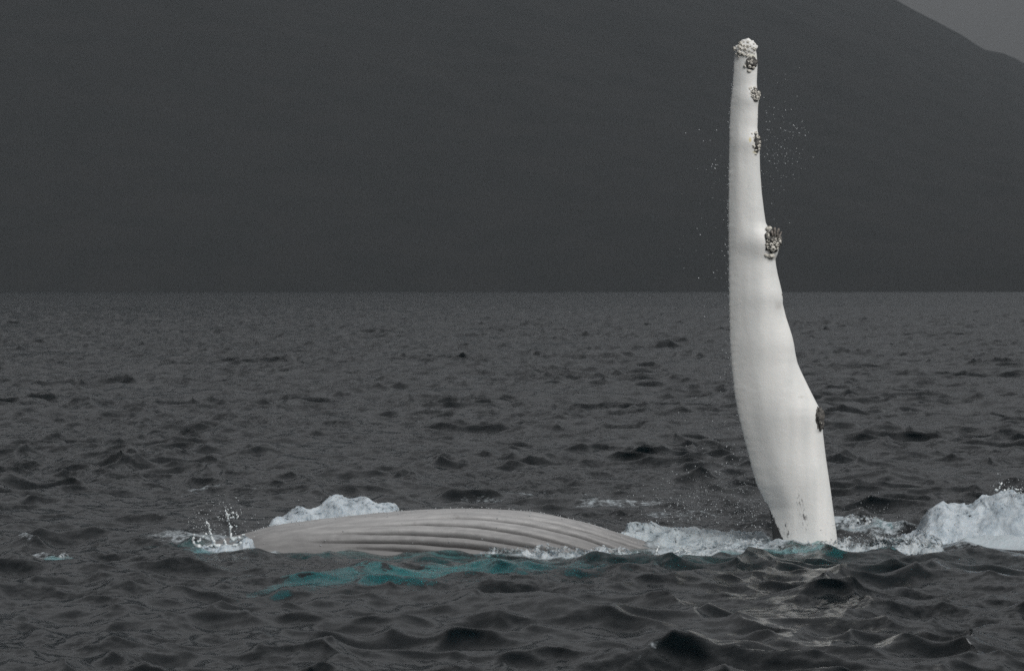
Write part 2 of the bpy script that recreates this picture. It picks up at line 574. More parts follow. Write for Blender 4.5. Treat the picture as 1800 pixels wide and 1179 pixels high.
def mat_flipper():
    t = NT('whale_flipper_skin')
    co = t.coord()
    st = t.noise(t.coord((4.5, 4.5, 0.6)), 1.6, 5, 0.5)
    mot = t.noise(co, 14.0, 6, 0.65)
    fine = t.noise(co, 90.0, 3, 0.6)
    base = t.mix(t.rng(st, 0.38, 0.66), (0.72, 0.728, 0.718), (0.64, 0.655, 0.65))
    for (px, py, rx, rz) in ((1322, 560, .12, .9), (1350, 760, .16, .6), (1375, 880, .14, .4), (1290, 300, .05, 1.3)):  # soft grey shading of the centre-left face, painted into the skin colour
        x, y, z = at(px, py, 31.9)
        base = t.mix(t.math('MULTIPLY', t.blob((x, 0, z), (rx, 3, rz), 0.0, 1.0), 0.55), base, (0.555, 0.57, 0.57))
    base = t.mix(t.rng(mot, 0.56, 0.75, 0, 0.35), base, (0.58, 0.59, 0.57))
    base = t.mix(t.rng(fine, 0.64, 0.72, 0, 0.4), base, (0.45, 0.45, 0.44))
    dark = (0.045, 0.045, 0.047)
    # scuffed marks near the root
    n = t.noise(t.coord((1, 1, 0.4)), 52.0, 6, 0.75)
    for (px, py, rx, rz) in ((1405, 882, .045, .11), (1411, 905, .05, .09), (1415, 922, .04, .08), (1384, 935, .05, .07), (1380, 925, .03, .05)):
        x, y, z = at(px, py, 31.9)
        b = t.blob((x, 0, z), (rx, 3, rz), 0.2, 1.0)
        m = t.math('MULTIPLY', b, t.rng(n, 0.50, 0.58), clamp=True)
        base = t.mix(t.math('MULTIPLY', m, 0.8), base, dark)
    # grey smudge on the leading edge, yellow film beside the third cluster
    for (px, py, rx, rz, c, k) in ((1368, 537, .06, .06, (0.38, 0.37, 0.35), .6), (1360, 453, .07, .04, (0.25, 0.25, 0.24), .6),
                                   (1318, 246, .02, .035, (0.62, 0.50, 0.16), .8), (1326, 268, .03, .018, (0.60, 0.52, 0.25), .6),
                                   (1322, 100, .06, .03, (0.62, 0.60, 0.40), .5), (1440, 757, .05, .03, (0.25, 0.25, 0.25), .6),
                                   (1407, 697, .04, .02, (0.45, 0.45, 0.42), .6)):
        x, y, z = at(px, py, 31.9)
        base = t.mix(t.math('MULTIPLY', t.blob((x, 0, z), (rx, 3, rz), 0.1, 1.0), t.rng(mot, 0.3, 0.6, 0.3 * k, k)), base, c)
    # the black wedge at the trailing root: right of it lies the slanted border of the white skin
    sp = t.n('SeparateXYZ'); t.l(co, sp.inputs[0])
    wob = t.math('MULTIPLY', t.math('SUBTRACT', n, 0.5), 0.07)
    x0, _, z0 = at(1350, 885, 31.9); x1, _, z1 = at(1384, 962, 31.9)
    k = (x1 - x0) / (z1 - z0)
    border = t.math('MULTIPLY_ADD', t.math('SUBTRACT', sp.outputs['Z'], z0), k, x0)
    d = t.math('SUBTRACT', t.math('ADD', sp.outputs['X'], wob), border)
    below = t.rng(sp.outputs['Z'], z0 + 0.03, z0 - 0.02)
    near = t.blob((x1, -0.05, -0.1), (0.45, 0.45, 1.0), 0.8, 1.0)
    base = t.mix(t.math('MULTIPLY', near, t.math('MULTIPLY', t.rng(d, 0.004, -0.008), below)), base, dark)
    return t.done(t.bsdf(base, t.rng(mot, 0.3, 0.7, 0.42, 0.6), 0.35, t.bump(t.math('ADD', fine, t.math('MULTIPLY', mot, 2.0)), 0.3, 0.005), sss=0.12))


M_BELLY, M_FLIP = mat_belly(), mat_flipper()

# ---- body: belly up, chin to the left, back of the animal runs off under water to the right
sil = [(430, 938), (470, 926), (500, 920), (560, 913), (620, 906), (700, 900), (760, 895), (820, 893), (880, 895),
       (940, 900), (990, 909), (1040, 922), (1090, 940), (1130, 951), (1165, 963)]
bx = [(px - 900) * 32.1 / F for px, py in sil]
bz = [H - (py - HZ) / F * 32.1 for px, py in sil]
top_x = [-3.3, -2.9, -2.62] + bx + [1.9, 2.6, 4, 6, 9, 11.4]
top_z = [-0.30, -0.09, 0.045] + bz + [-0.20, -0.48, -0.85, -1.1, -1.2, -1.5]


def smooth_interp(x, kx, kz):
    # interpolation smoothed by a short box of samples
    o = np.zeros_like(x)
    for d in np.linspace(-0.12, 0.12, 9):
        o += np.interp(x + d, kx, kz)
    return o / 9


def body_params(x):
    top = smooth_interp(x, top_x, top_z)
    w = np.interp(x, [-3.35, -3.2, -2.9, -2.4, -1.6, -0.6, 0.6, 2.5, 5, 8, 11, 11.5], [0.0, .16, .30, .52, .78, .95, 1.08, 1.25, 1.1, .65, .25, 0.0])
    h = np.interp(x, [-3.35, -3.2, -2.9, -2.4, -1.6, -0.6, 0.6, 2.5, 5, 8, 11, 11.5], [0.0, .1, .18, .34, .66, .92, 1.05, 1.2, 1.05, .65, .28, 0.0])
    return top, w, h


# groove angles (degrees from the crown towards the viewer) and where each one begins
GROOVES = [(-52, -0.2), (-42, 0.3), (-33, 0.4), (-24, 0.5), (-14.5, 0.55), (-6, 0.5), (3, 0.25), (12, -0.25), (21, -0.95),
           (30, -1.40), (38, -1.80), (46, -1.95), (53.5, -1.70), (61, -2.05), (69, -1.6), (77, -1.7), (85, -1.5)]


def build_body():
    xs = np.concatenate([[-3.34], np.linspace(-3.28, -2.56, 18), np.arange(-2.52, 1.75, 0.018), np.linspace(1.8, 11.45, 60)])
    ph = np.concatenate([np.arange(-28, 82, 0.55), np.arange(82, 332, 4.2)])
    P = np.radians(ph)
    X, PH = np.meshgrid(xs, P, indexing='ij')
    top, w, h = body_params(X)
    # keep crown of cross-section a little flat, like an inflated throat
    Yc, Zc = 32.1, top - h
    cy_, cz_ = np.sin(PH), np.cos(PH)
    rad = np.zeros_like(X)
    deg = np.degrees(PH)
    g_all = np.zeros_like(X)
    drift = 3.6 * (X + 0.5) + 1.1 * np.sin(X * 2.3 + 0.6)
    for k, (g, xstart) in enumerate(GROOVES):
        gl = g + drift + 0.9 * np.sin(X * 1.7 + k * 2.1)
        d = np.radians((deg - gl)) * (w + h) / 2
        amp = sstep(xstart - 0.05, xstart + 0.75, X) * sstep(3.8, 2.4, X)
        wd = 0.011 + 0.007 * sstep(xstart, xstart + 1.5, X)
        prof = np.exp(-(np.abs(d - 0.004) / wd) ** 1.7)
        depth = 0.064 * (0.75 + 0.25 * np.sin(k * 1.9))
        rad -= depth * amp * prof
        # ridge swelling above each groove, steeper on the lower side
        rad += 0.011 * amp * np.exp(-((d + 0.045) / 0.04) ** 2)
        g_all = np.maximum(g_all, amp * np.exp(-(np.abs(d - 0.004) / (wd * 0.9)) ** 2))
    rad += 0.012 * fbm(X * 1.3, np.sin(PH) * 2, np.cos(PH) * 2, 3) + 0.002 * fbm(X * 14, np.sin(PH) * 20, np.cos(PH) * 20, 2)
    rad *= np.minimum(h / 0.2, 1)
    Y = Yc - (w + rad) * cy_
    Z = Zc + (h + rad) * cz_
    nr, nc = X.shape
    V = np.stack([X, Y, Z], -1).reshape(-1, 3)
    q = grid_faces(nr, nc, wrap=True)
    c0, c1 = len(V), len(V) + 1
    V = np.concatenate([V, [[xs[0] - .02, Yc, Z[0].mean()]], [[xs[-1] + .02, Yc, Z[-1].mean()]]])
    i = np.arange(nc)
    t0 = np.stack([np.full(nc, c0), (i + 1) % nc, i], -1)
    t1 = np.stack([np.full(nc, c1), (nr - 1) * nc + i, (nr - 1) * nc + (i + 1) % nc], -1)
    me = np_mesh('body', loc(V), q, np.concatenate([t0, t1]))
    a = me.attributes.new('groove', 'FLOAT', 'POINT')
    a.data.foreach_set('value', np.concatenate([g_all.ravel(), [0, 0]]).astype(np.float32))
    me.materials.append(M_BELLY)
    me.materials.append(M_FLIP)
    return me


# ---- raised flipper: outline read at distance 32
FY = 31.95
L_OUT = [(1314, 68), (1303, 72), (1295, 82), (1291, 95), (1290, 112), (1289, 130), (1287, 158), (1284, 182), (1282, 230), (1281, 300), (1280.5, 400), (1281, 450), (1282, 530), (1283.5, 600),
         (1287, 650), (1291, 688), (1298, 727), (1304, 752), (1313.5, 789), (1322, 822), (1331, 852), (1344, 878), (1352, 893), (1356, 912), (1359, 947), (1362, 985), (1364, 1080)]
R_OUT = [(1316, 68), (1322, 73), (1327, 82), (1330, 98), (1331, 120), (1330, 145), (1331, 165), (1333.5, 176), (1332, 190), (1332, 205), (1331, 225), (1333, 240), (1336, 252), (1335, 268), (1336, 300), (1339, 340),
         (1343, 372), (1346, 392), (1352, 403), (1362, 410), (1368, 420), (1370, 432), (1367, 446), (1363, 456), (1364, 466), (1367, 482), (1371, 498), (1374.5, 513), (1376, 524), (1376, 534), (1382, 558),
         (1388, 576), (1393, 592), (1396, 606), (1398, 620), (1402, 638), (1408, 652), (1420, 677), (1433, 703), (1440, 716), (1445, 730), (1446, 745), (1447, 762), (1452, 804), (1460, 858), (1465, 895), (1471, 938), (1476, 985), (1486, 1080)]


def out_at(pts, py):
    ys = np.array([p[1] for p in pts]); xs = np.array([p[0] for p in pts])
    return np.interp(py, ys, xs)


def flip_section(py):
    """left edge x, right edge x, half thickness, all in metres, for a photograph row"""
    k = FY / F
    l = out_at(L_OUT, py)
    r = out_at(R_OUT, py)
    # take the small knobs out of the base used for thickness
    c = (r - l) * k
    th = 0.028 + 0.095 * c + 0.05 * sstep(650, 960, py)
    th = th * np.minimum(1, np.sqrt(np.clip((py - 66) / 26, 0.0, 1)))
    th = np.minimum(th, c * 0.46)
    return (l - 900) * k, (r - 900) * k, th


def flip_point(py, th):
    xl, xr, t = flip_section(py)
    c = xr - xl
    u = 0.5 + 0.5 * np.cos(th)                   # 1 leading (right) edge, 0 trailing (left)
    x = xl + c * u
    prof = np.sin(th) * (0.42 + 0.80 * u) ** 0.9
    # flat face with a rounded leading edge; the trailing strip bends away
    y = FY - t * prof + 0.22 * c * np.clip(0.34 - u, 0, 1) ** 1.3 - 0.05 * c * np.sin(np.pi * u)
    z = H - (py - HZ) * FY / F
    return x, y, z


def build_flipper():
    pys = np.concatenate([np.linspace(68.2, 100, 24), np.arange(102, 985, 3.0), np.linspace(990, 1079, 12)])
    th = np.linspace(0, 2 * np.pi, 88, endpoint=False)
    th = th + 0.0
    PY, TH = np.meshgrid(pys, th, indexing='ij')
    x, y, z = flip_point(PY, TH)
    n = fbm(x * 9, y * 9, z * 9, 4)
    u = 0.5 + 0.5 * np.cos(TH)
    # soft swellings running down to each tubercle on the leading edge
    for px, py, s, a in ((1330, 172, 16, .016), (1334, 250, 18, .018), (1358, 425, 22, .035), (1374, 520, 20, .015),
                         (1396, 606, 28, .014), (1440, 725, 34, .013), (1452, 830, 30, .010)):
        x0, _, z0 = at(px, py, FY)
        g = np.exp(-(((z - z0) / (s * FY / F)) ** 2 + ((x - x0) / (3.0 * s * FY / F)) ** 2))
        y -= a * g * np.sign(np.sin(TH)) * np.abs(np.sin(TH)) ** 0.4
    y += 0.0012 * n
    x += 0.0035 * fbm(z * 30, y * 5, 1.0, 3) * sstep(0.25, 0.0, u)
    V = np.stack([x, y, z], -1).reshape(-1, 3)
    nr, nc = PY.shape
    q = grid_faces(nr, nc, wrap=True)
    c0, c1 = len(V), len(V) + 1
    V = np.concatenate([V, [V[:nc].mean(0) + [0, 0, 0.004]], [V[-nc:].mean(0) - [0, 0, .02]]])
    i = np.arange(nc)
    t0 = np.stack([np.full(nc, c0), (i + 1) % nc, i], -1)
    t1 = np.stack([np.full(nc, c1), (nr - 1) * nc + i, (nr - 1) * nc + (i + 1) % nc], -1)
    me = np_mesh('flipper_shell', loc(V), q, np.concatenate([t0, t1]))
    me.materials.append(M_BELLY); me.materials.append(M_FLIP)
    me.polygons.foreach_set('material_index', np.ones(len(me.polygons), np.int32))
    return me


# ---- the other flipper, under water, lying towards the viewer
def build_low_flipper():
    n, m = 120, 40
    s = np.linspace(0, 1, n)
    p0, p1, p2 = np.array([1.3, 31.7, -1.7]), np.array([0.0, 30.6, 0.0]), np.array([-2.1, 28.3, -0.95])
    C = ((1 - s) ** 2)[:, None] * p0 + (2 * s * (1 - s))[:, None] * p1 + (s ** 2)[:, None] * p2
    T = np.gradient(C, axis=0); T /= np.linalg.norm(T, axis=1, keepdims=True)
    up = np.array([-0.1, -0.42, 1.0]); up /= np.linalg.norm(up)
    Wd = np.cross(T, up); Wd /= np.linalg.norm(Wd, axis=1, keepdims=True)
    U = np.cross(Wd, T)
    half = np.interp(s, [0, .15, .5, .8, .96, 1], [.50, .58, .56, .40, .18, .02]) * (1 + 0.06 * np.sin(s * 40))
    th = np.linspace(0, 2 * np.pi, m, endpoint=False)
    V = C[:, None, :] + Wd[:, None, :] * (half[:, None] * np.cos(th)[None, :])[..., None] + \
        U[:, None, :] * ((0.05 + 0.14 * half[:, None]) * np.minimum(1, half[:, None] / .1) * np.sin(th)[None, :])[..., None]
    V = V.reshape(-1, 3)
    q = grid_faces(n, m, wrap=True)
    V = np.concatenate([V, [C[0]], [C[-1]]])
    i = np.arange(m)
    c0, c1 = n * m, n * m + 1
    t0 = np.stack([np.full(m, c0), (i + 1) % m, i], -1)
    t1 = np.stack([np.full(m, c1), (n - 1) * m + i, (n - 1) * m + (i + 1) % m], -1)
    me = np_mesh('low_flipper_shell', loc(V), q, np.concatenate([t0, t1]))
    me.materials.append(M_BELLY); me.materials.append(M_FLIP)
    me.polygons.foreach_set('material_index', np.ones(len(me.polygons), np.int32))
    return me


def fix_normals(me):
    import bmesh
    bm = bmesh.new(); bm.from_mesh(me)
    bmesh.ops.recalc_face_normals(bm, faces=bm.faces)
    bm.to_mesh(me); bm.free()
    return me


def union(base, others):
    """one continuous skin out of closed shells"""
    o = bpy.data.objects.new('tmp_base', base)
    COL.objects.link(o)
    tmp = [o]
    for me in others:
        b = bpy.data.objects.new('tmp_cut', me)
        COL.objects.link(b)
        tmp.append(b)
        md = o.modifiers.new('u', 'BOOLEAN')
        md.operation = 'UNION'; md.solver = 'EXACT'; md.object = b
    dg = bpy.context.evaluated_depsgraph_get()
    dg.update()
    me = bpy.data.meshes.new_from_object(o.evaluated_get(dg))
    for t in tmp: bpy.data.objects.remove(t)
    return me


body_me = union(fix_normals(build_body()), [fix_normals(build_flipper()), fix_normals(build_low_flipper())])
body_me.name = 'body'
body_me.polygons.foreach_set('use_smooth', np.ones(len(body_me.polygons), dtype=bool))
print('body', len(body_me.vertices), [m.name for m in body_me.materials], [a.name for a in body_me.attributes])
body = link('body', body_me, None, root)

# ---------------------------------------------------------------- barnacles
def mat_barnacle(name, a, b, dark_frac=0.0):
    t = NT(name)
    co = t.coord()
    n = t.noise(co, 60.0, 5, 0.6)
    oi = t.n('ObjectInfo')
    col = t.mix(t.rng(n, 0.35, 0.65), a, b)
    col = t.mix(t.math('MULTIPLY', oi.outputs['Random'], 0.3), col, (0.45, 0.42, 0.35))
    ri = t.n('Attribute', attribute_name='hole')
    col = t.mix(ri.outputs['Fac'], col, (0.13, 0.12, 0.105))
    return t.done(t.bsdf(col, 0.75, 0.3, t.bump(n, 0.8, 0.004)))


M_BARN = mat_barnacle('barnacle_shell', (0.76, 0.75, 0.70), (0.62, 0.60, 0.55))
tb = NT('tubercle_skin')
nb = tb.noise(tb.coord(), 40.0, 6, 0.65)
M_TUB = tb.done(tb.bsdf(tb.mix(tb.rng(nb, 0.4, 0.62), (0.035, 0.035, 0.035), (0.14, 0.135, 0.125)), 0.6, 0.4, tb.bump(nb, 0.8, 0.01)))
ts = NT('stalk_skin')
ns = ts.noise(ts.coord(), 50.0, 5, 0.6)
M_STALK = ts.done(ts.bsdf(ts.mix(ts.rng(ns, 0.4, 0.6), (0.09, 0.08, 0.072), (0.24, 0.22, 0.20)), 0.55, 0.4, ts.bump(ns, 0.6, 0.006)))


def barnacle_mesh(seed):
    """ribbed cone with an open, sunken mouth; unit radius, axis +z"""
    r = np.random.default_rng(seed)
    n = 12
    prof = [(1.0, -0.35, 0), (1.02, 0.0, 0), (0.88, 0.26, 0), (0.62, 0.46, 0), (0.44, 0.50, 0.3), (0.30, 0.38, 1), (0.16, 0.22, 1)]
    th = np.linspace(0, 2 * np.pi, n, endpoint=False)
    V, hole = [], []
    rib = 1 + 0.09 * np.where(np.arange(n) % 2 == 0, 1, -1) + r.normal(0, 0.04, n)
    for pr, pz, hl in prof:
        k = rib if pr > 0.5 else np.ones(n)
        V.append(np.stack([pr * k * np.cos(th), pr * k * np.sin(th) * (0.88), np.full(n, pz) + r.normal(0, 0.02, n)], -1))
        hole += [hl] * n
    V = np.concatenate(V)
    q = grid_faces(len(prof), n, wrap=True)
    V = np.concatenate([V, [[0, 0, 0.2]]]); hole.append(1)
    i = np.arange(n); b = (len(prof) - 1) * n
    tr = np.stack([np.full(n, len(V) - 1), b + i, b + (i + 1) % n], -1)
    me = np_mesh('barnacle', V, q, tr, smooth=False)
    me.attributes.new('hole', 'FLOAT', 'POINT').data.foreach_set('value', np.array(hole, np.float32))
    me.materials.append(M_BARN)
    return me


BARN = [barnacle_mesh(k) for k in range(4)]


def surf(px, py):
    """point and outward normal on the front of the raised flipper at a photograph pixel"""
    def P(py_, x_):
        xl, xr, t = flip_section(py_)
        u = np.clip((x_ - xl) / (xr - xl), 0.01, 0.985)
        x, y, z = flip_point(py_, np.arccos(2 * u - 1))
        return np.array([float(x), float(y), float(z)])
    X = (px - 900) * FY / F
    p = P(py, X)
    a = P(py, X + 0.008) - P(py, X - 0.008)
    b = P(py - 1.5, X) - P(py + 1.5, X)
    n = np.cross(a, b); ln = np.linalg.norm(n)
    n = n / ln if ln > 1e-9 else np.array([0, -1, 0])
    if n[1] > 0: n = -n
    return p, n


def lump(name, centre, radii, mat, parent, noise=0.25, seed=0, freq=2.2, lev=20):
    th = np.linspace(0, np.pi, lev)[1:-1]
    ph = np.linspace(0, 2 * np.pi, lev * 2, endpoint=False)
    TH, PH = np.meshgrid(th, ph, indexing='ij')
    d = np.stack([np.sin(TH) * np.cos(PH), np.sin(TH) * np.sin(PH), np.cos(TH)], -1).reshape(-1, 3)
    d = np.concatenate([d, [[0, 0, 1], [0, 0, -1]]])
    r = 1 + noise * fbm(d[:, 0] * freq + seed, d[:, 1] * freq, d[:, 2] * freq, 3)
    V = d * r[:, None] * np.array(radii)
    nr, nc = TH.shape
    q = grid_faces(nr, nc, wrap=True)
    i = np.arange(nc)
    t0 = np.stack([np.full(nc, nr * nc), i, (i + 1) % nc], -1)
    t1 = np.stack([np.full(nc, nr * nc + 1), (nr - 1) * nc + (i + 1) % nc, (nr - 1) * nc + i], -1)
    me = np_mesh(name, V, q, np.concatenate([t0, t1]))
    o = link(name, me, mat, parent)
    o.location = loc(centre)
    return o


def put_barnacles(parent, base_pos, spots):
    for (p, n, r) in spots:
        o = bpy.data.objects.new('barnacle', random.choice(BARN))
        COL.objects.link(o)
        o.parent = parent
        qd = Vector(n).to_track_quat('Z', 'Y')
        spin = Quaternion((0, 0, 1), random.random() * 6.28)
        o.rotation_mode = 'QUATERNION'
        o.rotation_quaternion = qd @ spin
        o.location = Vector(p) - Vector(base_pos)
        o.scale = (r, r, r * random.uniform(0.8, 1.15))


def cluster(label, cx, cy_, rx, ry, count, rmin, rmax, seed, bulge=0.02, keep=None, dark=True, push=0.0):
    """one tubercle patch with its barnacles"""
    k = FY / F
    p0, n0 = surf(cx, cy_)
    c = p0 + n0 * (bulge * 0.2)
    base = lump('barnacle_cluster', c, (rx * k, 0.010 + bulge, ry * k), M_TUB if dark else M_FLIP, root, 0.35, seed)
    base['label'] = label
    r = np.random.default_rng(seed)
    spots, tries = [], 0
    while len(spots) < count and tries < 4000:
        tries += 1
        a, b = r.uniform(-1.05, 1.05, 2)
        if a * a + b * b > 1.0:
            a, b = a * 1.25, b * 1.3
            if a > 0.2 or r.random() > 0.25: continue
        px, py = cx + a * rx, cy_ + b * ry
        if keep is not None and not keep(a, b): continue
        rad = r.uniform(rmin * 0.7, rmax * 1.05) * k
        if any((px - q[0]) ** 2 + (py - q[1]) ** 2 < ((rad + q[2]) / k * 0.80) ** 2 for q in spots): continue
        spots.append((px, py, rad))
    S = []
    for px, py, rad in spots:
        dx, dz = (px - cx) * k, -(py - cy_) * k
        q = 1 - (dx / (rx * k)) ** 2 - (dz / (ry * k)) ** 2
        yy = -(0.010 + bulge) * math.sqrt(max(q, 0.0)) * 0.98
        n = np.array([dx / (rx * k) * 0.9 + n0[0] * 0.6, -1.0 * math.sqrt(max(q, 0.02)) + n0[1] * 0.3, dz / (ry * k) * 0.8])
        n /= np.linalg.norm(n)
        S.append((np.array([c[0] + dx, c[1] + yy, c[2] + dz]), n, rad))
    put_barnacles(base, c, S)
    return base, c


cluster('cluster of pale barnacles crusting the tip of the flipper', 1311, 86, 17, 13, 24, 2.2, 4.4, 3, 0.004, dark=False)
cluster('barnacle patch just below the flipper tip, black at its right', 1320, 112, 9.5, 11, 12, 2.9, 4.3, 5, 0.012,
        keep=lambda a, b: a < 0.25 or b > 0.75 or b < -0.6)
cluster('barnacle patch second below the flipper tip', 1325, 169, 10, 11, 13, 2.9, 4.4, 9, 0.015, keep=lambda a, b: b < 0.6 + a)
cluster('black centred ring of barnacles with a yellow fringe', 1328, 253, 8.5, 14, 13, 2.7, 4.2, 12, 0.012,
        keep=lambda a, b: a * a + b * b > 0.42)
big, bc = cluster('largest barnacle knob, jutting from the leading edge', 1355, 425, 15, 19, 22, 4.0, 6.0, 20, 0.045,
                  keep=lambda a, b: not (a < -0.72) and not (b < -0.35 and a > -0.3))
dk, dc = cluster('dark oval tubercle low on the leading edge', 1439, 735, 8.5, 20, 1, 1.2, 1.8, 31, 0.03,
                 keep=lambda a, b: b > 0.35 and a > 0.2)
dk.name = 'tubercle'


def tube(name, pts, radii, mat, parent=None, n=8, off=(0, 0, 0), mesh_only=False):
    pts = np.array(pts, float) - np.array(off)
    T = np.gradient(pts, axis=0); T /= np.linalg.norm(T, axis=1, keepdims=True) + 1e-9
    ref = np.array([0.3, 0.9, 0.2])
    A = np.cross(T, ref); A /= np.linalg.norm(A, axis=1, keepdims=True) + 1e-9
    B = np.cross(T, A)
    th = np.linspace(0, 2 * np.pi, n, endpoint=False)
    V = pts[:, None] + (A[:, None] * np.cos(th)[None, :, None] + B[:, None] * np.sin(th)[None, :, None]) * np.array(radii)[:, None, None]
    m = len(pts)
    V = np.concatenate([V.reshape(-1, 3), [pts[0]], [pts[-1]]])
    i = np.arange(n)
    t0 = np.stack([np.full(n, m * n), (i + 1) % n, i], -1)
    t1 = np.stack([np.full(n, m * n + 1), (m - 1) * n + i, (m - 1) * n + (i + 1) % n], -1)
    q = grid_faces(m, n, wrap=True)
    if mesh_only: return V, q, np.concatenate([t0, t1])
    me = np_mesh(name, V, q, np.concatenate([t0, t1]))
    return link(name, me, mat, parent)


# stalked barnacles leaning up and right out of the big knob
for k, (ax, ay, bx_, by_, r0) in enumerate([(1358, 417, 1356, 404, 1.9), (1360, 416, 1362, 400, 2.4), (1364, 417, 1369, 401, 2.2),
                                            (1366, 421, 1374, 407, 1.6)]):
    y = bc[1] - 0.045 + 0.008 * (k % 3)
    p = [np.array(at(ax, ay, y)), np.array(at(ax * .6 + bx_ * .4 + .5, ay * .6 + by_ * .4, y - .01)), np.array(at(ax * .2 + bx_ * .8, ay * .2 + by_ * .8, y)), np.array(at(bx_, by_, y))]
    kk = FY / F
    o = tube('goose_barnacle', p, [r0 * .8 * kk, r0 * .8 * kk, r0 * 1.15 * kk, r0 * .6 * kk], M_STALK, big, off=bc)
    # stays beside its cluster, whose origin is the cluster centre
# the small black fleck on the leading edge
lump('dark_spot', at(1374.5, 518, 31.93), (0.009, 0.012, 0.011), M_TUB, root, 0.3, 4, lev=8)


# ---------------------------------------------------------------- white water
def foam_material(name, lacy=0.0, tint=FOAM_COL):
    t = NT(name)
    co = t.coord()
    n1 = t.noise(co, 9.0, 6, 0.62)
    n2 = t.noise(co, 38.0, 5, 0.6)
    n3 = t.noise(co, 130.0, 3, 0.5)
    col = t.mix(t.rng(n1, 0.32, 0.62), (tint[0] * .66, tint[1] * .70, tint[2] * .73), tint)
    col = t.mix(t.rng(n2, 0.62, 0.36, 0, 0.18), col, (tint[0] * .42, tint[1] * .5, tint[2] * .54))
    h = t.math('ADD', t.math('ADD', n1, t.math('MULTIPLY', n2, 0.5)), t.math('MULTIPLY', n3, 0.25))
    s = t.bsdf(col, 0.55, 0.35, t.bump(h, 0.55, 0.018), sss=0.6)
    ea = t.n('Attribute', attribute_name='thin')
    cut = t.math('ADD', t.math('MULTIPLY', n2, 0.55), t.math('MULTIPLY', n1, 0.6))
    cut = t.math('SUBTRACT', cut, t.math('MULTIPLY', ea.outputs['Fac'], 0.75))
    a = t.rng(cut, 0.16 + lacy, 0.34 + lacy)
    tr = t.n('BsdfTransparent')
    mx = t.n('MixShader')
    t.l(a, mx.inputs[0]); t.l(tr.outputs[0], mx.inputs[1]); t.l(s, mx.inputs[2])
    return t.done(mx.outputs[0])


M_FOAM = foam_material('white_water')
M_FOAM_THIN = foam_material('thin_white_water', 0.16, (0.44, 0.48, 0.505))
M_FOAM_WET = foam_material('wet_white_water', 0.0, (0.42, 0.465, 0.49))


def mound(name, label, prof, depth, mat, seed, lump_amp=0.06, freq=4.0, cell=0.014, front=1.0, thin_top=0.3, sharp=0.8, steps=0.0):
    """prof: knots (px, top row, distance) ; a heap of tumbling water whose crest follows them. Returns the object."""
    xs_k = np.array([at(p, r, Y)[0] for p, r, Y in prof]); zs_k = np.array([at(p, r, Y)[2] for p, r, Y in prof]); ys_k = np.array([Y for _, _, Y in prof])
    x0, x1 = xs_k[0] - 0.12, xs_k[-1] + 0.12
    nx = int((x1 - x0) / cell); ny = int(2.2 * depth / cell)
    X, D = np.meshgrid(np.linspace(x0, x1, nx), np.linspace(-1.1, 1.1, ny), indexing='ij')
    yc = np.interp(X, xs_k, ys_k)
    top = np.interp(X, xs_k, zs_k)
    Y = yc + D * depth + 0.05 * fbm(X * 3, D, seed, 2)
    base = -0.15
    e = np.clip(1 - np.abs(D) ** (2.2 if True else 2), 0, 1) ** sharp
    endf = sstep(0, 0.14, X - x0) * sstep(0, 0.14, x1 - X)
    b1 = billow(X * freq, Y * freq, seed + 0.3, 4, 0.55)
    b2 = fbm(X * freq * 0.5, Y * freq * 0.5, seed + 4.0, 3)
    Hh = (top - base)
    Z = base + Hh * e * endf * (1 + 0.14 * b2) + lump_amp * (b1 - 0.9) * e ** 0.5 * endf
    Z += steps * fbm(X * 22, Y * 22, seed, 3) * e
    # tumbling: crest leans towards the viewer where steep
    Y = Y - 0.05 * (Z - base) * front * (1 + b2)
    X2 = X + 0.03 * fbm(X * 6, Z * 8, seed + 9, 3)
    V = np.stack([X2, Y, Z], -1).reshape(-1, 3)
    o_c = np.array([(x0 + x1) / 2, float(ys_k.mean()), 0.0])
    me = np_mesh(name, V - o_c, grid_faces(nx, ny))
    thin = np.clip(0.5 * np.clip(1 - e * endf * 2.2, 0, 1) + thin_top * sstep(0.4, 1.0, (Z - base) / np.maximum(Hh, .05)) + 0.22 * sstep(0.6, 0.25, (Z - base) / np.maximum(Hh, .05)), 0, 1)
    me.attributes.new('thin', 'FLOAT', 'POINT').data.foreach_set('value', thin.astype(np.float32).ravel())
    o = link(name, me, mat)
    o.location = o_c
    tag(o, label, 'foam', kind='stuff')
    return o


mound('foam', 'heap of bluish white water breaking behind the grooved throat',
      [(472, 921, 32.75), (495, 906, 32.8), (512, 900, 32.85), (530, 896, 32.9), (548, 900, 32.9), (562, 894, 32.95), (576, 881, 33), (600, 876, 33), (625, 879, 33), (655, 886, 33), (700, 897, 33)],
      0.42, M_FOAM, 1.5, 0.032, 3.6)
mound('foam', 'big tumbling mound of white water at the right edge of the photo',
      [(1580, 948, 32.7), (1602, 944, 32.8), (1618, 930, 32.8), (1632, 900, 32.9), (1660, 888, 33), (1685, 893, 33), (1706, 894, 33), (1730, 879, 33), (1758, 872, 33), (1790, 875, 33),
       (1830, 876, 33), (1890, 908, 33), (1940, 935, 33)],
      0.62, M_FOAM, 7.7, 0.045, 2.8)
mound('foam', 'low churned foam between the throat and the raised flipper',
      [(1088, 940, 32.6), (1105, 928, 32.8), (1140, 927, 32.8), (1185, 931, 32.8), (1230, 936, 32.8), (1290, 942, 32.6), (1345, 944, 32.4)],
      0.55, M_FOAM_WET, 4.2, 0.05, 4.5, cell=0.016)
mound('foam', 'frothy fringe of foam along the lower right side of the throat',
      [(846, 972, 31.15), (862, 963, 31.1), (900, 966, 31.05), (940, 960, 31.0), (1000, 966, 30.95), (1060, 967, 30.95), (1110, 974, 30.95), (1165, 974, 31.0), (1215, 978, 31.1)],
      0.16, M_FOAM_THIN, 11.1, 0.05, 7.0, cell=0.011, steps=0.012)
